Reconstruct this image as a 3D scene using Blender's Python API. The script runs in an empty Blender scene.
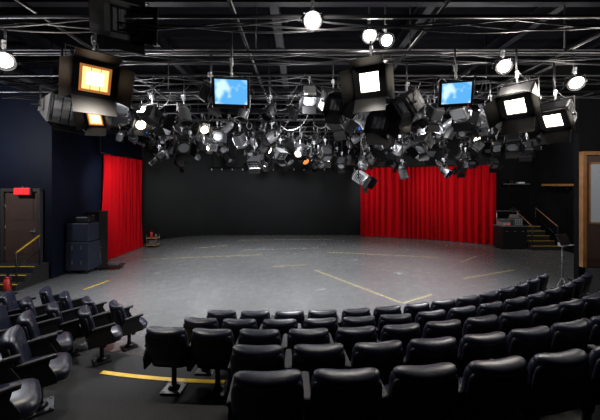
import bpy, bmesh, math, random
from mathutils import Matrix, Vector
R=random.Random(23)
scene=bpy.context.scene
try:
    scene.view_settings.view_transform='Standard'
except Exception: pass

# ---------------------------------------------------------------- materials
def mat(name,col,rough=0.5,metal=0.0,emit=None,es=0.0,noise=None,bump=0.0,nscale=8.0,spec=0.5,sheen=0.0):
    m=bpy.data.materials.new(name); m.use_nodes=True
    nt=m.node_tree; b=nt.nodes['Principled BSDF']
    b.inputs['Base Color'].default_value=(*col,1); b.inputs['Roughness'].default_value=rough
    b.inputs['Metallic'].default_value=metal
    b.inputs['Specular IOR Level'].default_value=spec
    if emit:
        b.inputs['Emission Color'].default_value=(*emit,1); b.inputs['Emission Strength'].default_value=es
    if noise or bump:
        tc=nt.nodes.new('ShaderNodeTexCoord'); n=nt.nodes.new('ShaderNodeTexNoise')
        n.inputs['Scale'].default_value=nscale; n.inputs['Detail'].default_value=6
        nt.links.new(tc.outputs['Object'],n.inputs['Vector'])
        if noise:
            r=nt.nodes.new('ShaderNodeValToRGB')
            r.color_ramp.elements[0].position=.35; r.color_ramp.elements[1].position=.68
            r.color_ramp.elements[0].color=(*col,1); r.color_ramp.elements[1].color=(*noise,1)
            nt.links.new(n.outputs['Fac'],r.inputs['Fac']); nt.links.new(r.outputs['Color'],b.inputs['Base Color'])
        if bump:
            bp=nt.nodes.new('ShaderNodeBump'); bp.inputs['Strength'].default_value=bump; bp.inputs['Distance'].default_value=.02
            nt.links.new(n.outputs['Fac'],bp.inputs['Height']); nt.links.new(bp.outputs['Normal'],b.inputs['Normal'])
    return m
M={}
M['black']=mat('black_paint',(.010,.010,.012),.45)
M['door_blk']=mat('barndoor_black',(.006,.006,.007),.55,spec=.25)
M['blackm']=mat('black_metal',(.015,.015,.017),.38,.2)
M['silver']=mat('brushed_aluminium',(.55,.56,.59),.36,.75)
M['grey']=mat('grey_housing',(.13,.133,.14),.4,.3)
M['leather']=mat('navy_vinyl',(.006,.008,.019),.36,0,noise=(.012,.015,.034),bump=.12,nscale=14,spec=.5)
M['shell']=mat('seat_shell_plastic',(.006,.007,.014),.42,bump=.05,nscale=60,spec=.4)
M['arm']=mat('seat_arm_black',(.006,.006,.008),.5,spec=.3)
M['lens_off']=mat('lens_glass',(.22,.23,.25),.08,.2,spec=.9)
M['warm_on']=mat('warm_lamp_face',(1,.6,.3),.5,emit=(1,.55,.22),es=1.7)
M['warm_core']=mat('warm_lamp_core',(1,.9,.7),.5,emit=(1,.88,.66),es=6)
M['hot_on']=mat('hot_lamp_face',(1,.95,.85),.5,emit=(1,.90,.72),es=8)
M['bulb_on']=mat('work_lamp_face',(1,.97,.9),.5,emit=(1,.93,.80),es=25)
M['orange']=mat('orange_gel',(.9,.35,.08),.4,emit=(1,.35,.08),es=.9)
M['glow_fringe']=mat('warm_fringe_glow',(.85,.42,.16),.35,.6,emit=(1,.35,.08),es=.35)  # bezel glows faintly to paint the orange fringe around the lamp face
M['white']=mat('white_diffuser',(.75,.76,.78),.5)
M['bluegel']=mat('blue_gel',(.03,.14,.65),.3,emit=(.05,.2,.9),es=.25)
M['yellow']=mat('yellow_tape',(.80,.50,.03),.55)
M['tape']=mat('worn_floor_tape',(.42,.35,.15),.6,noise=(.24,.21,.13),nscale=20)
M['wtape']=mat('worn_white_tape',(.34,.35,.35),.6,noise=(.2,.2,.2),nscale=20)
M['wallblk']=mat('black_wall_paint',(.004,.0045,.006),.75,noise=(.007,.008,.010),nscale=1.2,spec=.1)
M['navy']=mat('navy_wall_paint',(.0022,.0045,.014),.65,noise=(.0035,.007,.020),nscale=1.5,spec=.2)
M['cyc']=mat('charcoal_cyc',(.028,.030,.031),.85,noise=(.033,.035,.037),nscale=.7,spec=.15)
M['ceil']=mat('black_ceiling',(.002,.002,.003),.9,noise=(.004,.004,.006),nscale=2,spec=.04)
M['beam']=mat('ceiling_steel',(.006,.006,.009),.5,0,spec=.25)
M['wood']=mat('oak_trim',(.40,.19,.075),.45,noise=(.30,.14,.05),nscale=6)
M['brown']=mat('brown_door_paint',(.085,.052,.044),.5,noise=(.10,.064,.054),nscale=3)
M['frame']=mat('door_frame_paint',(.05,.045,.045),.5)
M['carpet']=mat('riser_carpet',(.012,.012,.014),.9,noise=(.022,.022,.024),nscale=40)
M['redsign']=mat('exit_sign_red',(.7,.02,.02),.5,emit=(1,.03,.03),es=.9)
M['red']=mat('red_plastic',(.5,.03,.02),.4)
M['bluebin']=mat('blue_grey_case',(.020,.027,.048),.5)
M['glassblue']=mat('lit_window_blind',(.34,.37,.40),.4,emit=(.6,.65,.7),es=.10)
M['cable']=mat('cable_rubber',(.015,.015,.017),.5)
M['cablew']=mat('cable_white',(.5,.5,.52),.5)

m=mat('monitor_screen',(.02,.02,.02),.2); nt=m.node_tree; b=nt.nodes['Principled BSDF']
tc=nt.nodes.new('ShaderNodeTexCoord'); n=nt.nodes.new('ShaderNodeTexNoise'); n.inputs['Scale'].default_value=4
r=nt.nodes.new('ShaderNodeValToRGB'); r.color_ramp.elements[0].color=(.10,.42,.85,1); r.color_ramp.elements[1].color=(.62,.88,1,1)
r.color_ramp.elements[0].position=.45; r.color_ramp.elements[1].position=.58
nt.links.new(tc.outputs['Object'],n.inputs['Vector']); nt.links.new(n.outputs['Fac'],r.inputs['Fac'])
nt.links.new(r.outputs['Color'],b.inputs['Emission Color']); b.inputs['Emission Strength'].default_value=1.15
M['screen']=m

m=bpy.data.materials.new('stage_floor_paint'); m.use_nodes=True; nt=m.node_tree; b=nt.nodes['Principled BSDF']
tc=nt.nodes.new('ShaderNodeTexCoord')
n1=nt.nodes.new('ShaderNodeTexNoise'); n1.inputs['Scale'].default_value=.30; n1.inputs['Detail'].default_value=5; n1.inputs['Roughness'].default_value=.5
n2=nt.nodes.new('ShaderNodeTexNoise'); n2.inputs['Scale'].default_value=3.2; n2.inputs['Detail'].default_value=8; n2.inputs['Roughness'].default_value=.6
nt.links.new(tc.outputs['Object'],n1.inputs['Vector']); nt.links.new(tc.outputs['Object'],n2.inputs['Vector'])
mx=nt.nodes.new('ShaderNodeMath'); mx.operation='MULTIPLY_ADD'; mx.inputs[1].default_value=.3
nt.links.new(n2.outputs['Fac'],mx.inputs[0]); 
m2=nt.nodes.new('ShaderNodeMath'); m2.operation='MULTIPLY'; m2.inputs[1].default_value=.7
nt.links.new(n1.outputs['Fac'],m2.inputs[0]); nt.links.new(m2.outputs[0],mx.inputs[2])
r=nt.nodes.new('ShaderNodeValToRGB'); r.color_ramp.elements[0].position=.34; r.color_ramp.elements[1].position=.66
r.color_ramp.elements[0].color=(.103,.106,.110,1); r.color_ramp.elements[1].color=(.142,.145,.148,1)
nt.links.new(mx.outputs[0],r.inputs['Fac']); nt.links.new(r.outputs['Color'],b.inputs['Base Color'])
mr=nt.nodes.new('ShaderNodeMapRange'); mr.inputs['To Min'].default_value=.20; mr.inputs['To Max'].default_value=.34
nt.links.new(n2.outputs['Fac'],mr.inputs['Value']); nt.links.new(mr.outputs['Result'],b.inputs['Roughness'])
M['floor']=m
M['velour']=mat('red_velour',(.44,.0035,.008),.9,spec=.04)

# ---------------------------------------------------------------- mesh builder
T=Matrix.Translation
def RX(a): return Matrix.Rotation(a,4,'X')
def RY(a): return Matrix.Rotation(a,4,'Y')
def RZ(a): return Matrix.Rotation(a,4,'Z')
def D(a): return math.radians(a)
class MB:
    def __init__(s): s.bm=bmesh.new(); s.mats=[]; s.M=Matrix.Identity(4)
    def mi(s,k):
        if k not in s.mats: s.mats.append(k)
        return s.mats.index(k)
    def _fin(s,verts,k,smooth=False):
        i=s.mi(k)
        fs={f for v in verts for f in v.link_faces}
        for f in fs: f.material_index=i; f.smooth=smooth
    def box(s,size,loc,k,rot=None,bev=0.0,seg=2):
        mt=s.M@T(loc)@(rot or Matrix.Identity(4))@Matrix.Diagonal((*size,1))
        r=bmesh.ops.create_cube(s.bm,size=1,matrix=mt); vs=r['verts']; s._fin(vs,k)
        if bev:
            es=list({e for v in vs for e in v.link_edges})
            rr=bmesh.ops.bevel(s.bm,geom=es,offset=bev,segments=seg,affect='EDGES',profile=.5)
            i=s.mi(k)
            for f in rr['faces']: f.material_index=i
    def cyl(s,r1,r2,h,loc,k,rot=None,seg=14,smooth=True,caps=True):
        mt=s.M@T(loc)@(rot or Matrix.Identity(4))
        r=bmesh.ops.create_cone(s.bm,cap_ends=caps,segments=seg,radius1=r1,radius2=r2,depth=h,matrix=mt)
        s._fin(r['verts'],k,False)
        if smooth:
            for f in {f for v in r['verts'] for f in v.link_faces}:
                if len(f.verts)==4: f.smooth=True
    def tube(s,a,b,r,k,seg=8):
        a=Vector(a); b=Vector(b); d=b-a
        q=d.to_track_quat('Z','Y').to_matrix().to_4x4()
        s.cyl(r,r,d.length,(a+b)/2,k,q,seg)
    def path(s,pts,r,k,seg=6):
        for a,b in zip(pts,pts[1:]): s.tube(a,b,r,k,seg)
    def frustum(s,w1,h1,w2,h2,y1,y2,k,open_front=False):
        P=[]
        for (w,h,y) in((w1,h1,y1),(w2,h2,y2)):
            for sx,sz in((-1,-1),(1,-1),(1,1),(-1,1)): P.append(s.bm.verts.new(s.M@Vector((sx*w/2,y,sz*h/2))))
        F=[(4,5,6,7),(0,4,7,3),(1,2,6,5),(0,1,5,4),(3,7,6,2)]
        if not open_front: F.append((0,3,2,1))
        i=s.mi(k)
        for f in F:
            ff=s.bm.faces.new([P[j] for j in f]); ff.material_index=i
    def pad(s,w,h,t,k,mt,curve=0.0,nx=13,ny=11,sag=0.0,p=6):
        W=s.M@mt; i=s.mi(k)
        def pt(u,v,side):
            x=w/2*u*(1-.13*abs(v)**6); z=h/2*v*(1-.15*abs(u)**6)
            th=t/2*((1-abs(u)**p)*(1-abs(v)**p))**.5
            y=curve*(x*x)/(w*w/4)+side*th+sag*v*v
            return W@Vector((x,y,z))
        us=[math.sin(math.pi/2*(-1+2*a/(nx-1))) for a in range(nx)]
        vs=[math.sin(math.pi/2*(-1+2*a/(ny-1))) for a in range(ny)]
        g={}
        for a,u in enumerate(us):
            for c,v in enumerate(vs):
                edge=a in(0,nx-1) or c in(0,ny-1)
                f=s.bm.verts.new(pt(u,v,-1)); g[a,c,0]=f
                g[a,c,1]=f if edge else s.bm.verts.new(pt(u,v,1))
        for a in range(nx-1):
            for c in range(ny-1):
                for sd in(0,1):
                    q=[g[a,c,sd],g[a+1,c,sd],g[a+1,c+1,sd],g[a,c+1,sd]]
                    if sd: q.reverse()
                    try:
                        f=s.bm.faces.new(q); f.material_index=i; f.smooth=True
                    except ValueError: pass
    def prism(s,prof,x0,x1,k):
        i=s.mi(k); A=[s.bm.verts.new(s.M@Vector((x0,y,z))) for y,z in prof]; B=[s.bm.verts.new(s.M@Vector((x1,y,z))) for y,z in prof]
        fs=[s.bm.faces.new(A),s.bm.faces.new(B[::-1])]
        n=len(prof)
        for j in range(n): fs.append(s.bm.faces.new([A[j],B[j],B[(j+1)%n],A[(j+1)%n]]))
        for f in fs: f.material_index=i
    def mesh(s,name):
        bmesh.ops.recalc_face_normals(s.bm,faces=s.bm.faces)
        me=bpy.data.meshes.new(name); s.bm.to_mesh(me); s.bm.free()
        for k in s.mats: me.materials.append(M[k])
        return me
    def obj(s,name,loc=(0,0,0),rz=0):
        return put(s.mesh(name),name,loc,rz)
def put(me,name,loc=(0,0,0),rz=0,sc=1):
    o=bpy.data.objects.new(name,me); scene.collection.objects.link(o)
    o.location=loc; o.rotation_euler=(0,0,rz); o.scale=(sc,sc,sc); return o

# ---------------------------------------------------------------- room shell
CZ=6.7
b=MB(); b.box((26,24,.2),(0,8,-.1),'floor'); b.obj('floor')
b=MB(); b.box((26,24,.2),(0,8,CZ+.1),'ceil'); b.obj('ceiling')
def wall(name,a,c,k,th=.15,z0=0,z1=CZ):
    b=MB(); a=Vector((*a,0)); c=Vector((*c,0)); d=c-a; ang=math.atan2(d.y,d.x)
    b.box((d.length,th,z1-z0),((a+c)/2+Vector((0,0,(z0+z1)/2))),k,RZ(ang)); return b.obj(name)
wall('wall_left',(-8.02,9.6),(-8.02,15.2),'navy')
wall('wall_left_return',(-12,9.68),(-7.95,9.68),'navy')
wall('wall_left_rear',(-12,-3),(-12,9.6),'navy')
wall('wall_rear',(-12,-3),(12.2,-3),'wallblk')
wall('wall_right',(12.1,8.3),(12.1,15.75),'wallblk')
wall('wall_right_back',(10.2,15.7),(12.1,15.7),'wallblk')
wall('wall_right_rear',(12.1,-3),(12.1,8.1),'wallblk')
pts=[(-7.95,15.1)]
for i in range(13):
    a=math.pi-(math.pi/2)*i/12
    pts.append((-5.0+2.95*math.cos(a),15.2+2.7*math.sin(a)))
pts+= [(0,18.0),(3.6,18.0)]
for i in range(1,9):
    t=i/8; pts.append((3.6+6.6*t, 18.0-2.25*t**1.25))
b=MB(); i0=b.mi('cyc')
outer=[(x*1.02-.02,y+.15) for x,y in pts]
cols=[]
for (p,q) in zip(pts,outer):
    cols.append([b.bm.verts.new((p[0],p[1],0)),b.bm.verts.new((p[0],p[1],CZ)),b.bm.verts.new((q[0],q[1],CZ)),b.bm.verts.new((q[0],q[1],0))])
for A,B in zip(cols,cols[1:]):
    for j in range(4):
        f=b.bm.faces.new([A[j],B[j],B[(j+1)%4],A[(j+1)%4]]); f.smooth=(j==0)
b.obj('wall_back')

# ---------------------------------------------------------------- curtains
def curtain(name,line,z0,z1,step=.014,amp=.105,wl=.30,seed=1):
    bm=bmesh.new()
    L=[0]
    for a,c in zip(line,line[1:]): L.append(L[-1]+math.dist(a,c))
    tot=L[-1]; n=int(tot/step); zs=[z0+(z1-z0)*k/10 for k in range(11)]
    ph=0; rows=[]
    for i in range(n+1):
        d=tot*i/n; k=max(j for j in range(len(L)-1) if L[j]<=d+1e-9); t=(d-L[k])/(L[k+1]-L[k])
        p=Vector(line[k]).lerp(Vector(line[k+1]),t); tg=(Vector(line[k+1])-Vector(line[k])).normalized(); nn=Vector((-tg.y,tg.x))
        w=wl*(1+.35*math.sin(d*1.7+seed)+.2*math.sin(d*4.1)); ph+=2*math.pi*step/w
        col=[]
        for zi,z in enumerate(zs):
            low=1-zi/10
            sn=math.sin(ph+.25*math.sin(z*1.3+d))
            o=amp*(.8+.4*low)*math.copysign(abs(sn)**.8,sn)+.03*math.sin(ph*.37+z)
            side=.035*math.sin(ph*2)
            q=p+nn*o+tg*side; col.append(bm.verts.new((q.x,q.y,z)))
        rows.append(col)
    for A,B in zip(rows,rows[1:]):
        for j in range(10):
            f=bm.faces.new([A[j],B[j],B[j+1],A[j+1]]); f.smooth=True
    me=bpy.data.meshes.new(name); bm.to_mesh(me); bm.free(); me.materials.append(M['velour'])
    return put(me,name)
curtain('stage_curtain',[(-7.70,11.75),(-7.72,13.2),(-7.70,14.6)],.02,4.2,seed=2)
curtain('stage_curtain',[(3.5,17.5),(5.2,17.15),(7.0,16.5),(8.6,15.7),(9.75,14.95)],.02,4.0,seed=5)
b=MB(); b.path([(-7.72,11.6,4.25),(-7.74,13.2,4.25),(-7.72,14.7,4.25)],.03,'blackm'); b.path([(-7.72,11.6,4.25),(-7.72,11.6,CZ)],.02,'blackm'); b.path([(-7.72,14.7,4.25),(-7.72,14.7,CZ)],.02,'blackm')
b.obj('curtain_track')
b=MB(); TP=[(3.4,17.53,4.05),(5.2,17.15,4.05),(7.0,16.5,4.05),(8.6,15.7,4.05),(9.8,14.9,4.05)]; b.path(TP,.03,'blackm')
for p in((3.4,17.53),(7.0,16.5),(9.8,14.9)): b.tube((*p,4.05),(*p,CZ),.02,'blackm')
b.obj('curtain_track')
b=MB(); b.tube((-5.2,17.3,4.0),(3.3,17.6,4.0),.03,'blackm')
for i in range(15):
    t=i/14; x=-5.1+8.3*t; y=17.3+.3*t
    b.box((.05,.05,.09),(x,y,3.9),'white'); 
for x,y in((-5,17.3),(-1,17.45),(3,17.58)): b.tube((x,y,4),(x,y,CZ),.015,'blackm')
b.obj('cyclorama_batten')

# ---------------------------------------------------------------- risers
CX,CY=-0.5,15.5
rows=[(10.5,0.0),(11.25,.2),(11.97,.4),(12.7,.6),(13.42,.8)]
def arcmesh(r0,r1,z0,z1,xa,xb,name,mk='carpet'):
    b=MB(); n=48; a0=math.asin((xa-CX)/r1); a1=math.asin((xb-CX)/r1); i=b.mi(mk); cols=[]
    for j in range(n+1):
        a=a0+(a1-a0)*j/n; c=[]
        for (r,z) in((r0,z0),(r0,z1),(r1,z1),(r1,z0)):
            c.append(b.bm.verts.new((CX+r*math.sin(a),CY-r*math.cos(a),z)))
        cols.append(c)
    for A,B in zip(cols,cols[1:]):
        for j in range(4):
            b.bm.faces.new([A[j],B[j],B[(j+1)%4],A[(j+1)%4]])
    b.bm.faces.new(cols[0]); b.bm.faces.new(cols[-1][::-1])
    return b.obj(name)
for ri in range(1,5):
    r,z=rows[ri]; rf=r-.46
    rb=rows[ri+1][0]-.46 if ri<4 else 16.6
    arcmesh(rf,rb,0.0,z,-7.2,6.9 if ri<4 else 7.2,'seating_riser')
def arc_tape(r,z,xa,xb,w,name,k='yellow'):
    b=MB(); n=10
    for j in range(n):
        a=math.asin((xa+(xb-xa)*(j+.5)/n-CX)/r)
        b.box(((xb-xa)/n*1.06,w,.006),(CX+r*math.sin(a),CY-r*math.cos(a),z+.004),k,RZ(a))
    b.obj(name)
arc_tape(11.97-.41,.4,-2.75,-1.0,.07,'stair_nosing_tape')

# ---------------------------------------------------------------- theatre seat
def seat_mesh():
    b=MB()
    lean=RX(D(13))
    b.pad(.51,.46,.12,'leather',T((0,-.215,.65))@lean,curve=.05,sag=.012)
    b.pad(.515,.42,.06,'shell',T((0,-.265,.635))@lean,curve=.055,sag=.012,p=10)
    b.pad(.48,.11,.14,'leather',T((0,-.262,.825))@lean,curve=.045,p=4,ny=9)
    b.pad(.49,.47,.13,'leather',T((0,.02,.43))@RX(D(84)),curve=-.015)
    b.pad(.47,.44,.06,'shell',T((0,.02,.375))@RX(D(84)),p=10)
    for sx in(-1,1):
        x=sx*.272
        b.box((.055,.32,.045),(x,-.03,.635),'arm',RX(D(3)),bev=.018)
        b.prism([(-.22,.36),(.13,.36),(.12,.44),(.06,.56),(.08,.63),(-.17,.62),(-.24,.5)],x-.011,x+.011,'arm')
        b.tube((x,-.2,.40),(sx*.2,-.24,.50),.014,'arm')
    b.box((.52,.06,.04),(0,-.02,.335),'blackm',bev=.006)
    b.cyl(.032,.032,.29,(0,-.02,.175),'blackm',seg=12)
    b.cyl(.075,.045,.04,(0,-.02,.045),'blackm',seg=14)
    b.box((.26,.24,.022),(0,-.02,.011),'blackm',bev=.006)
    for sx in(-1,1):
        for y in(-.11,.07): b.cyl(.010,.010,.012,(sx*.10,y,.027),'grey',seg=8)
    return b.mesh('theatre_seat')
SM=seat_mesh()
def seats(ri,x0,x1,extra=0,sp=.565,off=.26,jit=3):
    r,z=rows[ri]; r-=off; a=math.asin((x0-CX)/r); a1=math.asin((x1-CX)/r)
    while a<=a1:
        x=CX+r*math.sin(a); y=CY-r*math.cos(a)
        put(SM,'theatre_seat',(x,y,z+.001),a+extra+D(R.uniform(-jit,jit)))
        a+=sp/r
seats(0,-1.32,6.0); seats(1,-1.42,6.4); seats(2,-1.6,6.4); seats(3,-.40,6.4); seats(4,-.24,5.5)
for ri,(xa,xb) in enumerate([(-5.0,-2.95),(-5.6,-2.9),(-5.9,-2.8),(-5.3,-2.45),(-5.0,-1.95)]):
    seats(ri,xa,xb,extra=D(-34),sp=.66,jit=9,off=.22)

# ---------------------------------------------------------------- floor tape on stage
def tape(a,c,w=.05,k='tape'):
    b=MB(); a=Vector((*a,.003)); c=Vector((*c,.003)); d=c-a
    b.box((d.length,w,.004),(a+c)/2,k,RZ(math.atan2(d.y,d.x))); b.obj('floor_tape')
tape((-2.85,4.92),(-2.5,5.45),.07,'yellow')
tape((-5.2,12.3),(-1.6,12.9)); tape((.5,10.6),(2.6,7.6)); tape((2.6,7.6),(3.6,8.2))
tape((-6.4,12.0),(-5.2,12.3),.03); tape((1.2,13.4),(5.8,12.4)); tape((-1.0,11.0),(.3,11.3),.04); tape((-6.2,8.6),(-6.0,9.4),.05,'yellow')
tape((5.2,9.6),(7.6,10.6),.05); tape((-3.4,16.3),(1.8,16.6),.03); tape((3.2,10.2),(3.5,10.2),.04,'wtape'); tape((3.35,10.05),(3.35,10.35),.04,'wtape')
for (x,y) in((-3.2,9.4),(.6,8.6),(-1.8,14.2),(5.0,13.9),(2.2,12.0),(-4.8,10.2),(1.2,15.2)):
    tape((x-.14,y-.05),(x+.14,y+.05),.035,'wtape')
tape((-2.6,13.8),(.9,14.3),.03,'wtape'); tape((6.2,11.6),(7.4,12.6),.04); tape((-5.0,14.2),(-3.6,14.9),.03)

# ---------------------------------------------------------------- doors, stairs, equipment
def door(name,x,y,z,w,h,leaf,frame,glass=False):
    b=MB(); f=.10
    b.box((w,.05,h),(x,y-.03,z+h/2),leaf,bev=.004)
    for sx in(-1,1): b.box((f,.12,h+f),(x+sx*(w/2+f/2),y-.06,z+(h+f)/2),frame,bev=.006)
    b.box((w+2*f,.12,f),(x,y-.061,z+h+f/2),frame,bev=.006)
    if glass:
        b.box((w-.24,.02,h*.52),(x,y-.06,z+h*.66),'glassblue')
        for sx in(-1,1): b.box((.05,.03,h*.54),(x+sx*(w/2-.12),y-.065,z+h*.66),frame)
        b.box((w-.2,.03,.05),(x,y-.065,z+h*.39),frame); b.box((w-.2,.03,.05),(x,y-.065,z+h*.93),frame)
    else:
        b.box((w*.7,.015,h*.32),(x,y-.058,z+h*.76),leaf,bev=.004); b.box((w*.7,.015,h*.36),(x,y-.058,z+h*.30),leaf,bev=.004)
    b.tube((x+w*.40,y-.12,z+1.0),(x+w*.40-.13,y-.12,z+1.0),.012,'silver'); b.tube((x+w*.40,y-.05,z+1.0),(x+w*.40,y-.125,z+1.0),.012,'silver')
    b.box((.05,.012,.18),(x+w*.40,y-.06,z+1.0),'silver')
    for zz in(.2,.5,.8): b.cyl(.012,.012,.1,(x-w/2,y-.06,z+h*zz),'silver',seg=8)
    b.obj(name)
door('door_1',-8.85,9.6,.54,1.05,2.25,'brown','frame')
b=MB(); b.box((.46,.06,.2),(-8.72,9.40,2.80),'redsign',bev=.01); b.box((.50,.05,.24),(-8.72,9.44,2.80),'grey',bev=.01)
b.box((.05,.13,.04),(-8.72,9.53,2.94),'grey'); b.box((.05,.05,.06),(-8.72,9.45,2.93),'grey'); b.obj('exit_sign')
def stairs(name,x0,x1,y0,n,rise,run,rail=1,top=0.0,railm='yellow',nose='yellow'):
    b=MB(); w=x1-x0; xc=(x0+x1)/2
    for i in range(n):
        yy=y0+run*i; dep=run*(n-i)+top
        b.box((w,dep,rise-.002),(xc,yy+dep/2,rise*i+rise/2),'carpet')
        b.box((w,.05,.012),(xc,yy+.026,rise*(i+1)+.006),nose)
    for sx in([x1-.04] if rail==1 else [x0+.04,x1-.04]):
        h=.9; a=(sx,y0+.05,rise); c=(sx,y0+run*n,rise*n)
        b.tube(a,(sx,a[1],a[2]+h),.02,'blackm'); b.tube(c,(sx,c[1],c[2]+h),.02,'blackm')
        b.tube((sx,a[1],a[2]+h),(sx,c[1],c[2]+h),.022,railm); b.tube((sx,a[1],a[2]+h*.5),(sx,c[1],c[2]+h*.5),.014,'blackm')
    b.obj(name)
stairs('entry_stairs',-9.5,-8.0,8.45,3,.18,.27,rail=1,top=.29)
stairs('wooden_steps',10.65,11.9,13.75,5,.19,.27,rail=2,top=.35,railm='wood')

b=MB(); b.box((.50,.50,2.0),(0,0,1.02),'blackm',bev=.02)
for z in(.45,1.0,1.55): b.cyl(.19,.17,.03,(0,-.26,z),'black',RX(D(90)),20); b.cyl(.07,.05,.03,(0,-.27,z),'grey',RX(D(90)),14)
b.cyl(.06,.06,.03,(0,-.26,1.86),'grey',RX(D(90)),14)
for sx in(-1,1):
    for sy in(-1,1): b.cyl(.03,.03,.04,(sx*.18,sy*.18,.02),'black',seg=8)
b.obj('speaker_tower',(-7.60,11.25,0))
b=MB()
b.box((.78,.6,.95),(0,0,.60),'bluebin',bev=.02)
b.box((.74,.55,.62),(0,0,1.40),'bluebin',bev=.03)
b.box((.5,.35,.22),(.05,0,1.82),'black',bev=.05)
for sx in(-1,1):
    for z in(.4,.9): b.box((.02,.03,.12),(sx*.15,-.31,z),'grey')
    for sy in(-1,1): b.cyl(.06,.06,.04,(sx*.28,sy*.22,.06),'black',RY(D(90)),12); b.box((.06,.06,.06),(sx*.28,sy*.22,.125),'grey')
b.obj('equipment_case',(-7.48,10.35,0))
b=MB(); b.box((.75,.4,.05),(0,0,.12),'blackm',bev=.01)
for sx in(-1,1):
    for sy in(-1,1): b.cyl(.045,.045,.03,(sx*.3,sy*.14,.045),'black',RY(D(90)),10)
b.box((.3,.25,.10),(.1,0,.195),'grey',bev=.01); b.tube((-.33,0,.14),(-.40,0,.75),.014,'grey'); b.tube((-.40,-.15,.75),(-.40,.15,.75),.014,'grey')
b.obj('floor_dolly',(-6.75,10.75,0),D(10))
b=MB()
for z in(.12,.45): b.box((.5,.4,.03),(0,0,z),'wood',bev=.005)
for sx in(-1,1):
    for sy in(-1,1): b.tube((sx*.22,sy*.17,.04),(sx*.22,sy*.17,.62),.014,'grey'); b.cyl(.03,.03,.02,(sx*.22,sy*.17,.03),'black',RY(D(90)),8)
b.box((.3,.25,.22),(0,0,.245),'grey',bev=.01); b.cyl(.06,.06,.26,(-.08,0,.595),'red',seg=14); b.cyl(.03,.02,.1,(-.08,0,.77),'black',seg=10)
b.cyl(.05,.05,.16,(.12,.03,.545),'grey',seg=12)
b.obj('utility_cart',(-7.1,14.5,0))
b=MB(); b.cyl(.08,.08,.42,(0,0,.23),'red',seg=16); b.cyl(.08,.03,.06,(0,0,.47),'red',seg=16); b.cyl(.02,.02,.08,(0,0,.53),'black',seg=8); b.box((.1,.03,.03),(.02,0,.57),'black'); b.path([(.03,0,.54),(.10,0,.5),(.11,0,.25)],.012,'black'); b.cyl(.09,.09,.02,(0,0,.01),'black',seg=16)
b.obj('fire_extinguisher',(-8.0,8.2,0))

b=MB(); b.box((1.15,.6,1.0),(0,0,.55),'black',bev=.01); b.box((1.22,.66,.04),(0,0,1.07),'grey',bev=.005); b.box((1.1,.55,.05),(0,0,.025),'blackm')
for i in range(3):
    b.box((.34,.012,.82),(-.37+.37*i,-.305,.55),'blackm',bev=.004); b.box((.1,.02,.02),(-.37+.37*i,-.318,.85),'silver')
b.box((.42,.4,.16),(-.3,0,1.17),'silver',bev=.01); b.box((.36,.36,.14),(-.3,0,1.32),'grey',bev=.01)
b.box((.42,.4,.38),(.25,0,1.28),'grey',bev=.01)
for r_ in range(3):
    for c_ in range(4): b.cyl(.018,.018,.02,(.12+.085*c_,-.21,1.17+.1*r_),'white',RX(D(90)),8)
b.box((.1,.01,.05),(-.4,-.205,1.17),'white'); b.box((.1,.01,.04),(-.22,-.205,1.17),'redsign'); b.box((.3,.25,.12),(.2,0,1.53),'silver',bev=.01)
for sx in(-1,1): b.tube((sx*.5,.2,1.09),(sx*.5,.2,1.75),.012,'silver')
b.box((1.05,.2,.025),(0,.2,1.75),'grey'); b.box((.25,.15,.12),(.3,.2,1.825),'black')
b.obj('control_desk',(9.98,14.25,0))
b=MB(); b.box((.22,1.5,.10),(11.9,13.9,3.0),'wood',bev=.01)
for y in(13.3,14.5): b.box((.2,.03,.16),(11.9,y,2.88),'blackm')
b.obj('wall_shelf')
b=MB(); b.box((1.35,.18,.06),(11.15,15.52,3.05),'grey',bev=.008)
for x in(10.7,11.6): b.box((.03,.16,.14),(x,15.53,2.95),'blackm')
b.box((.22,.14,.16),(10.9,15.52,3.16),'black'); b.box((.35,.13,.07),(11.4,15.52,3.115),'white')
b.obj('wall_shelf')
wall('wall_right_return',(7.55,8.2),(12.1,8.2),'wallblk')
door('door_2',8.14,8.12,.80,.98,3.0,'brown','wood',True)
b=MB(); b.box((1.7,.54,.80),(8.45,7.72,.40),'carpet'); b.box((1.7,.04,.01),(8.45,7.49,.805),'yellow')
for x in(7.66,8.5): b.tube((x,7.53,.8),(x,7.53,1.75),.018,'blackm')
b.tube((7.6,7.53,1.75),(9.2,7.53,1.75),.02,'blackm'); b.tube((7.6,7.53,1.3),(9.2,7.53,1.3),.014,'blackm'); b.tube((9.2,7.53,.8),(9.2,7.53,1.75),.018,'blackm')
b.obj('door_landing')
b=MB()
for k in range(3):
    a=D(120*k+30); b.tube((0,0,.55),(.27*math.cos(a),.27*math.sin(a),.02),.014,'grey'); b.cyl(.025,.025,.03,(.27*math.cos(a),.27*math.sin(a),.015),'black',seg=8)
b.tube((0,0,.3),(0,0,1.45),.020,'grey'); b.box((.42,.02,.32),(0,-.03,1.55),'blackm',RX(D(-25)),bev=.008); b.box((.42,.07,.015),(0,-.13,1.42),'grey')
b.box((.14,.14,.10),(0,0,1.42),'silver',bev=.01)
b.obj('music_stand',(6.95,7.95,0),D(20))

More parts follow.
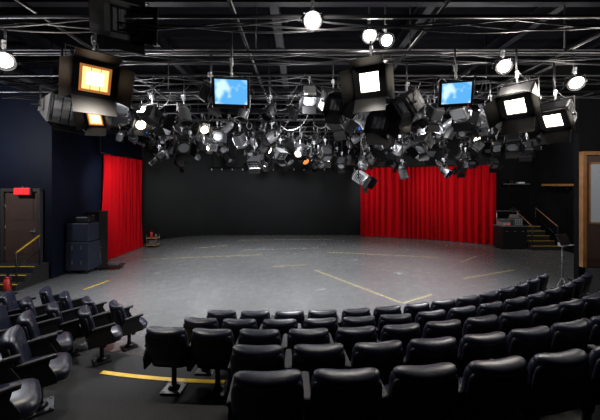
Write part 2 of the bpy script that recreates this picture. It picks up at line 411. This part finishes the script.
# ---------------------------------------------------------------- ceiling structure
def ibeam(a,c,h=.28,w=.16,k='beam',name='ceiling_beam'):
    b=MB(); a=Vector(a); c=Vector(c); d=c-a; rz=RZ(math.atan2(d.y,d.x)); mid=(a+c)/2
    b.box((d.length,w,.025),mid+Vector((0,0,h/2)),k,rz); b.box((d.length,w,.025),mid-Vector((0,0,h/2)),k,rz); b.box((d.length,.02,h),mid,k,rz)
    return b.obj(name)
for x in(-6.5,-3.5,-.5,2.5,5.0,7.2): ibeam((x,-2.8,CZ-.16),(x,15.0,CZ-.16))
for y in(2.5,5.2,7.75,10.6,13.3): ibeam((-11.9 if y<9.5 else -7.9,y,CZ-.44),(11.9,y,CZ-.44),.24,.14)
b=MB(); b.tube((-7.2,2,5.75),(-7.2,14.8,5.75),.28,'beam',20)
for y in range(3,15,2): b.tube((-7.2,y,5.75),(-7.2,y+.06,5.75),.30,'blackm',20)
for y in (3,7,11): b.tube((-7.2,y,5.9),(-7.2,y,CZ-.1),.02,'blackm')
b.obj('air_duct')
b=MB(); b.box((.8,6.3,.5),(8.9,4.7,5.85),'beam',bev=.01)
for y in range(2,8,2): b.box((.84,.05,.54),(8.9,y,5.85),'blackm')
for y in (3,7): b.tube((8.6,y,6),(8.6,y,CZ-.1),.02,'blackm'); b.tube((9.2,y,6),(9.2,y,CZ-.1),.02,'blackm')
b.obj('air_duct')

GZ=5.3
grid=MB()
gy=[3.0,4.1,5.2,6.3,7.4,8.5,9.6,10.7,11.8,12.9,14.0,15.1]
for y in gy: grid.tube((-7.6,y,GZ),(9.6 if y>9 else 8.3,y,GZ),.028,'blackm',10)
for x in(-6.4,-3.6,-.9,1.9,4.7,7.5): grid.tube((x,2.6,GZ+.06),(x,15.3,GZ+.06),.028,'blackm',10)
for x in(-6.2,-3.3,-.8,1.9,4.6,7.5):
    for y in gy[::2]: grid.tube((x+.03,y+.05,GZ),(x+.03,y+.05,CZ-.01),.012,'blackm',6)
for y in (6.0,9.0,12.2):
    for dy in(-.12,.12): grid.tube((-7.4,y+dy,GZ+.35),(9,y+dy,GZ+.35),.015,'grey',6)
    for k in range(28): grid.tube((-7.3+k*.6,y-.12,GZ+.35),(-7.3+k*.6,y+.12,GZ+.35),.010,'grey',5)

# ---------------------------------------------------------------- fixtures
def clamp(b):
    b.box((.05,.03,.10),(0,0,-.01),'silver',bev=.006); b.box((.05,.085,.03),(0,.02,.045),'silver',bev=.006); b.box((.05,.02,.06),(0,.055,.01),'silver',bev=.004)
    b.cyl(.010,.010,.06,(0,-.035,-.02),'silver',RX(D(90)),6)
    b.tube((0,0,-.05),(0,0,-.16),.014,'silver',8)
def yoke(b,w,drop,top=-.15,k='blackm'):
    b.box((w,.035,.008),(0,0,top),k)
    for sx in(-1,1):
        b.box((.008,.035,drop-abs(top)+.03),(sx*w/2,0,(top-drop)/2),k); b.cyl(.028,.028,.03,(sx*(w/2+.015),0,-drop),'black',RY(D(90)),10)
def doors(b,hw,hh,fy,ln,a,k='door_blk'):
    t=.006
    b.box((2*hw*1.0,ln,t),(0,0,0),k,T((0,fy,hh))@RX(-a)@T((0,-ln/2,0))); b.box((2*hw,ln,t),(0,0,0),k,T((0,fy,-hh))@RX(a)@T((0,-ln/2,0)))
    b.box((t,ln,2*hh),(0,0,0),k,T((hw,fy,0))@RZ(a)@T((0,-ln/2,0))); b.box((t,ln,2*hh),(0,0,0),k,T((-hw,fy,0))@RZ(-a)@T((0,-ln/2,0)))
def fresnel(tilt,body='grey',lens='lens_off'):
    b=MB(); dr=.42; clamp(b); yoke(b,.38,dr); b.M=T((0,0,-dr))@RX(D(tilt))
    b.box((.30,.30,.32),(0,.03,0),body,bev=.03); b.cyl(.155,.165,.10,(0,-.16,0),body,RX(D(90)),20)
    b.frustum(.26,.26,.16,.18,.17,.25,'black'); 
    for k in range(5): b.box((.31,.02,.22),(0,-.06+.05*k,.01),'black')
    b.cyl(.13,.13,.02,(0,-.215,0),lens,RX(D(90)),20); b.cyl(.05,.12,.02,(0,-.225,0),lens,RX(D(90)),20)
    b.box((.36,.012,.03),(0,-.215,.165),'black'); b.box((.36,.012,.03),(0,-.215,-.165),'black'); b.box((.03,.012,.36),(.165,-.215,0),'black'); b.box((.03,.012,.36),(-.165,-.215,0),'black')
    doors(b,.17,.17,-.22,.18,D(34)); b.cyl(.02,.02,.05,(.08,.26,-.08),'silver',RX(D(90)),8)
    b.path([(0,.25,.05),(0,.34,.12),(.03,.30,.28)],.009,'cable'); return b.mesh('fresnel_light')
def soft(tilt,face='white',body='blackm',w=.72,h=.56,ln=.27,da=28):
    b=MB(); dr=.52; clamp(b); yoke(b,w+.08,dr); b.M=T((0,0,-dr))@RX(D(tilt))
    b.frustum(w,h,w*.72,h*.5,-.16,.20,body,True); b.box((w*.72,.10,h*.42),(0,.22,0),body,bev=.015)
    b.box((w*.60,.01,h*.60),(0,-.06,0),face)
    b.frustum(w*.98,h*.98,w*.60,h*.60,-.155,-.058,'silver',True)
    for k in range(4): b.box((.005,.03,h*.96),(-w*.36+w*.24*k,-.135,0),'black')
    for k in range(3): b.box((w*.96,.03,.005),(0,-.135,-h*.28+h*.28*k),'black')
    doors(b,w/2,h/2,-.165,ln,D(da)); b.box((w*.4,.03,.05),(0,.285,0),'silver')
    for k in range(5): b.box((w*.62,.015,.01),(0,.275,-h*.15+.05*k),'black')
    b.path([(.1,.26,.05),(.12,.38,.10),(.05,.30,.4)],.010,'cable'); return b.mesh('soft_light')
def studio(tilt,face='hot_on',body='blackm',bez=None,core=None):
    b=MB(); dr=.50; clamp(b); yoke(b,.62,dr); b.M=T((0,0,-dr))@RX(D(tilt))
    b.box((.54,.34,.50),(0,.06,0),body,bev=.03); b.box((.46,.10,.40),(0,.26,0),body,bev=.02)
    for k in range(6): b.box((.548,.018,.34),(0,-.04+.045*k,0),'grey' if k%2 else 'black')
    for sz in(-1,1): b.box((.50,.05,.07),(0,-.135,sz*.215),body); b.box((.07,.05,.50),(sz*.215,-.135,0),body)
    b.box((.36,.01,.36),(0,-.125,0),face)
    if core: b.box((.19,.006,.17),(0,-.133,0),core)
    bz=bez or 'black'
    for sz in(-1,1): b.box((.36,.03,.035),(0,-.142,sz*.165),bz); b.box((.035,.03,.36),(sz*.165,-.142,0),bz)
    for k in(-.055,.055): b.box((.006,.01,.30),(k,-.15,0),'black')
    doors(b,.25,.25,-.16,.28,D(33))
    for sx in(-1,1): b.cyl(.03,.03,.04,(sx*.29,.0,.0),'silver',RY(D(90)),10)
    b.box((.2,.03,.05),(0,.32,.08),'silver'); b.path([(.1,.30,.05),(.12,.42,.10),(.05,.30,.4)],.010,'cable'); return b.mesh('studio_flood_light')
def ellip(tilt,body='black',lens='lens_off'):
    b=MB(); dr=.36; clamp(b); yoke(b,.26,dr); b.M=T((0,0,-dr))@RX(D(tilt))
    b.cyl(.085,.085,.34,(0,-.22,0),body,RX(D(90)),16); b.cyl(.10,.10,.03,(0,-.39,0),'grey',RX(D(90)),16); b.box((.20,.02,.20),(0,-.41,0),body,bev=.008)
    b.cyl(.075,.075,.012,(0,-.422,0),lens,RX(D(90)),16); b.box((.23,.16,.23),(0,.02,0),body,bev=.03); b.cyl(.12,.07,.20,(0,.18,0),'grey',RX(D(-90)),16)
    for k in range(4): b.cyl(.125,.125,.012,(0,.10+.035*k,0),'black',RX(D(90)),16)
    for a in(0,90,180,270): b.box((.03,.008,.07),(.15*math.cos(D(a)),-.05,.15*math.sin(D(a))),'silver',RY(D(90-a)))
    b.path([(0,.28,0),(0,.36,.08),(.04,.26,.25)],.009,'cable'); return b.mesh('ellipsoidal_spotlight')
def par(tilt,body='silver',lens='lens_off'):
    b=MB(); dr=.34; clamp(b); yoke(b,.30,dr); b.M=T((0,0,-dr))@RX(D(tilt))
    b.cyl(.13,.13,.30,(0,-.08,0),body,RX(D(90)),18,caps=False); b.cyl(.13,.06,.14,(0,.14,0),body,RX(D(-90)),18); b.cyl(.122,.122,.01,(0,-.12,0),lens,RX(D(90)),18)
    b.box((.30,.015,.03),(0,-.235,.135),'black'); b.box((.30,.015,.03),(0,-.235,-.135),'black'); b.box((.03,.015,.30),(.135,-.235,0),'black'); b.box((.03,.015,.30),(-.135,-.235,0),'black')
    b.cyl(.03,.03,.05,(0,.23,0),'black',RX(D(90)),8); b.path([(0,.25,0),(0,.32,.1),(.03,.22,.26)],.008,'cable'); return b.mesh('par_can_light')
def scoop(tilt):
    b=MB(); dr=.36; clamp(b); yoke(b,.44,dr); b.M=T((0,0,-dr))@RX(D(tilt))
    prof=[(-.14,.20),(-.06,.19),(.02,.16),(.09,.11),(.13,.05)]
    for (y0,r0),(y1,r1) in zip(prof,prof[1:]): b.cyl(r0,r1,y1-y0,(0,(y0+y1)/2,0),'silver',RX(D(-90)),20,caps=False)
    b.cyl(.06,.05,.14,(0,.18,0),'black',RX(D(90)),12); b.cyl(.055,.045,.10,(0,-.0,0),'white',RX(D(90)),12); b.cyl(.205,.205,.015,(0,-.145,0),'black',RX(D(90)),20,caps=False)
    return b.mesh('scoop_light')
def work(lens='bulb_on'):
    b=MB(); dr=.20; clamp(b); yoke(b,.26,dr,-.10); b.M=T((0,0,-dr))@RX(D(35))
    b.cyl(.12,.07,.16,(0,.02,0),'blackm',RX(D(-90)),18); b.cyl(.09,.09,.02,(0,-.065,0),lens,RX(D(90)),18); b.cyl(.125,.125,.05,(0,-.07,0),'blackm',RX(D(90)),18,caps=False)
    b.cyl(.05,.04,.08,(0,.13,0),'silver',RX(D(90)),10); return b.mesh('work_light')
def monitor():
    b=MB(); dr=.46; clamp(b); b.tube((0,0,-.1),(0,0,-.2),.02,'silver'); yoke(b,.62,dr); b.M=T((0,0,-dr))@RX(D(14))
    b.box((.56,.09,.44),(0,0,0),'black',bev=.012); b.box((.47,.004,.35),(0,-.046,.012),'screen'); b.frustum(.40,.32,.30,.22,.045,.16,'blackm')
    b.box((.02,.006,.01),(.2,-.047,-.198),'redsign'); b.path([(.1,.15,0),(.12,.24,.1),(.02,.12,.3)],.009,'cable'); return b.mesh('hanging_monitor')
F=[]
for t in(25,50): F+= [fresnel(t,'grey'),fresnel(t,'black'),ellip(t,'blackm'),ellip(t+5,'silver'),par(t+10,'silver'),par(t,'blackm'),fresnel(t+8,'silver'),ellip(t+20,'black'),par(t+20,'grey')]
F.append(scoop(45))
FB=[fresnel(35,'black'),studio(38,'lens_off'),soft(45,'white','silver',.44,.36,.18)]
SW=studio(30,'warm_on','blackm','glow_fringe','warm_core'); SH=studio(28,'hot_on'); SO=studio(20,'lens_off','grey'); SWh=soft(12,'white','silver'); FH=fresnel(30,'grey','hot_on'); WK=work(); MON=monitor()
PB=par(40,'blackm','bluegel'); FO=fresnel(40,'grey','orange'); SH2=studio(42,'hot_on'); PH=par(35,'silver','hot_on')
def hang(me,x,y,zc,yaw,sc=1):
    o=put(me,me.name.split('.')[0],(x,y,zc),D(yaw),sc)
    if zc<GZ-.02: grid.tube((x,y+.02,zc+.02),(x,y+.02,GZ),.016,'blackm',8)
    elif zc>GZ+.05: grid.tube((x,y+.02,zc),(x,y+.02,CZ-.01),.014,'blackm',8)
    return o
def head(me,x,y,z,yaw,dr,sc=1):
    return hang(me,x,y,z+dr*sc,yaw,sc)
head(SW,-2.85,4.15,4.50,42,.50,1.0)
head(SO,-2.45,4.2,5.28,30,.50,.95)
head(SWh,-3.98,5.0,4.25,75,.52,.8)
head(SW,-3.45,5.1,4.15,15,.50,.6)
head(MON,-1.03,4.5,4.38,8,.46)
head(MON,2.62,5.05,4.53,-14,.46,.95)
head(SH,1.10,4.65,4.62,-24,.50,.95)
head(SH2,3.62,5.0,4.38,-50,.50,.92)
head(SH2,4.55,5.35,4.22,-58,.50,.85)
head(FB[1],.62,5.6,4.55,20,.50,.75)
head(FB[0],-1.55,5.2,4.55,60,.42,.85)
head(FB[1],2.0,5.6,4.5,-70,.50,.75)
for (x,y,z,yw) in((.17,4.1,5.25,0),(1.2,5.2,5.60,-10),(1.48,5.2,5.52,10),(3.45,5.1,5.03,-20),(4.86,5.3,4.82,-30),(-4.05,4.1,4.72,50)):
    head(WK,x,y,z,yw,.20,1.0)
used=[]
for y in gy[3:]:
    d=y; x=-6.9+R.uniform(0,.5)
    while x<8.6:
        px=300+300*x/d
        if 108<px<538 and R.random()<.9:
            drop=R.choice([.0,.05,.25,.5,.8,1.1]+([1.4,1.5] if 1<x<4.8 and d<11 else []))*R.uniform(.85,1.1)
            if d<7: drop=min(drop,.4)
            elif d<8: drop=min(drop,.8)
            if d>12.5: drop=min(drop,.8)
            if px<142: drop=min(drop,.2)
            zc=GZ-.06-drop; me=R.choice(F)
            q=R.random()
            if q<.07: me=FH
            elif q<.11: me=PH
            elif q<.14: me=PB
            elif q<.155 and d>9: me=FO
            elif q<.28: me=R.choice(FB)
            yaw=R.choice([R.uniform(-70,70),R.uniform(-70,70),R.uniform(100,260)])
            hang(me,x,y,zc,yaw,R.uniform(.80,1.0))
            used.append((x,y,zc))
        x+=R.uniform(.52,.85)
grid.obj('lighting_grid')

def cables(name,k,n,r,seed):
    rr=random.Random(seed)
    cu=bpy.data.curves.new(name,'CURVE'); cu.dimensions='3D'; cu.bevel_depth=r; cu.bevel_resolution=1
    for i in range(n):
        x,y,z=rr.choice(used); L=rr.uniform(.35,1.3); sg=rr.uniform(.15,.55); y2=y+rr.uniform(-.2,.6)
        s=cu.splines.new('POLY'); N=9; s.points.add(N)
        for j in range(N+1):
            t=j/N; s.points[j].co=(x+L*t+.03*math.sin(9*t+i),y+.06+(y2-y)*t,GZ+.03-4*sg*t*(1-t)-(GZ-z)*.5*(1-t),1)
    for i in range(n//3):
        x,y,z=rr.choice(used); s=cu.splines.new('POLY'); N=24; s.points.add(N); rad=rr.uniform(.07,.13)
        for j in range(N+1):
            a=j/N*4*math.pi; s.points[j].co=(x+.2+rad*math.sin(a),y+.08+.02*math.sin(a*.5),GZ-.05-rad*1.3+rad*1.4*math.cos(a),1)
    o=bpy.data.objects.new(name,cu); scene.collection.objects.link(o); cu.materials.append(M[k])
cables('power_cable','cable',90,.011,3); cables('signal_cable','cablew',36,.007,4)
cu=bpy.data.curves.new('cable_run','CURVE'); cu.dimensions='3D'; cu.bevel_depth=.013; cu.bevel_resolution=1
for y in(4.1,5.2,6.3,7.4):
    for k in range(3):
        s=cu.splines.new('POLY'); N=60; s.points.add(N)
        for j in range(N+1):
            x=-7.3+15*j/N; s.points[j].co=(x,y+.03*k-.03,GZ+.0-.05-.11*abs(math.sin(x*1.1+k))-.02*k,1)
o=bpy.data.objects.new('cable_run',cu); scene.collection.objects.link(o); cu.materials.append(M['cable'])

# ---------------------------------------------------------------- lights
def spot(name,loc,target,e,ang=90,blend=.6,col=(1,.95,.88),rad=.12):
    l=bpy.data.lights.new(name,'SPOT'); l.energy=e; l.spot_size=D(ang); l.spot_blend=blend; l.color=col; l.shadow_soft_size=rad
    o=bpy.data.objects.new(name,l); scene.collection.objects.link(o); o.location=loc
    o.rotation_euler=(Vector(target)-Vector(loc)).to_track_quat('-Z','Y').to_euler()
def point(name,loc,e,col=(1,.93,.85),rad=.1):
    l=bpy.data.lights.new(name,'POINT'); l.energy=e; l.color=col; l.shadow_soft_size=rad
    o=bpy.data.objects.new(name,l); scene.collection.objects.link(o); o.location=loc
cool=(.99,.985,1)
for (x,y) in((-4,8),(0,7.4),(4,8),(-4,12.5),(0,12.5),(4.5,12)):
    spot('stage_lamp',(x,y,3.6),(x*.9,y+.1,0),850 if y<9 else 560,130,.9,cool,.25)
spot('curtain_lamp',(-6.2,10.2,4.0),(-7.8,13.2,2.4),330,80,.9,(1,.97,.94),.08)
spot('curtain_lamp',(2.2,14.6,3.9),(5.2,17,2.6),330,85,.9,(1,.97,.94),.08)
spot('curtain_lamp',(5.2,13.6,3.9),(8.2,15.8,2.6),300,85,.9,(1,.97,.94),.08)
spot('cyc_lamp',(-2.5,11.5,4.0),(-3.4,18,2),420,110,.9,cool,.3)
spot('soft_and_fill_lamp',(-2.6,3.85,4.2),(-3.5,4.2,0),170,140,.8,(1,.90,.76),.2)
spot('soft_and_fill_lamp',(1.0,4.35,4.4),(1,2.0,1),150,130,.8,(1,.94,.84),.2)
spot('soft_and_fill_lamp',(3.4,4.7,4.2),(2.5,3,1),140,130,.8,(1,.94,.84),.2)
spot('soft_and_fill_lamp',(-5.6,6.6,4.6),(-5.0,5.0,0),240,140,.8,(.92,.95,1),.2)  # added fill spot to brighten the left seats, no fixture hangs here
for p in((.17,3.9,5.1),(1.2,5.0,5.45),(3.4,4.85,4.9),(4.8,5.05,4.7),(-3.9,3.9,4.6)): point('work_and_fill_lamp',p,60)
for p in((-4.5,9.5,4.7),(-.2,9.5,4.7),(4.0,9.5,4.7),(0,6.0,4.6),(-3.5,6.2,4.7),(3.5,6.4,4.7),(0,12.5,4.7),(-2.2,7.9,4.0),(2.0,7.9,4.0),(5.5,8.0,4.2)): point('work_and_fill_lamp',p,70,cool,.10)  # added fill points that brighten the rig, not work lights
point('work_and_fill_lamp',(-9.3,7.4,4.4),210,(.95,.96,1),.2); point('work_and_fill_lamp',(10.6,11.8,4.6),150,(1,.95,.88),.2); point('work_and_fill_lamp',(8.2,5.6,4.6),90,(1,.95,.88),.2)  # added fill points brightening the entry stairs, the right side and its door

w=bpy.data.worlds.new('World'); scene.world=w; w.use_nodes=True
w.node_tree.nodes['Background'].inputs[0].default_value=(.5,.6,.9,1); w.node_tree.nodes['Background'].inputs[1].default_value=.01

cam=bpy.data.cameras.new('camera'); co=bpy.data.objects.new('camera',cam); scene.collection.objects.link(co)
co.location=(0,0,3.0); co.rotation_euler=(D(90),0,0); cam.lens=18; cam.sensor_width=36; cam.shift_y=-25/600; cam.clip_start=.05
scene.camera=co
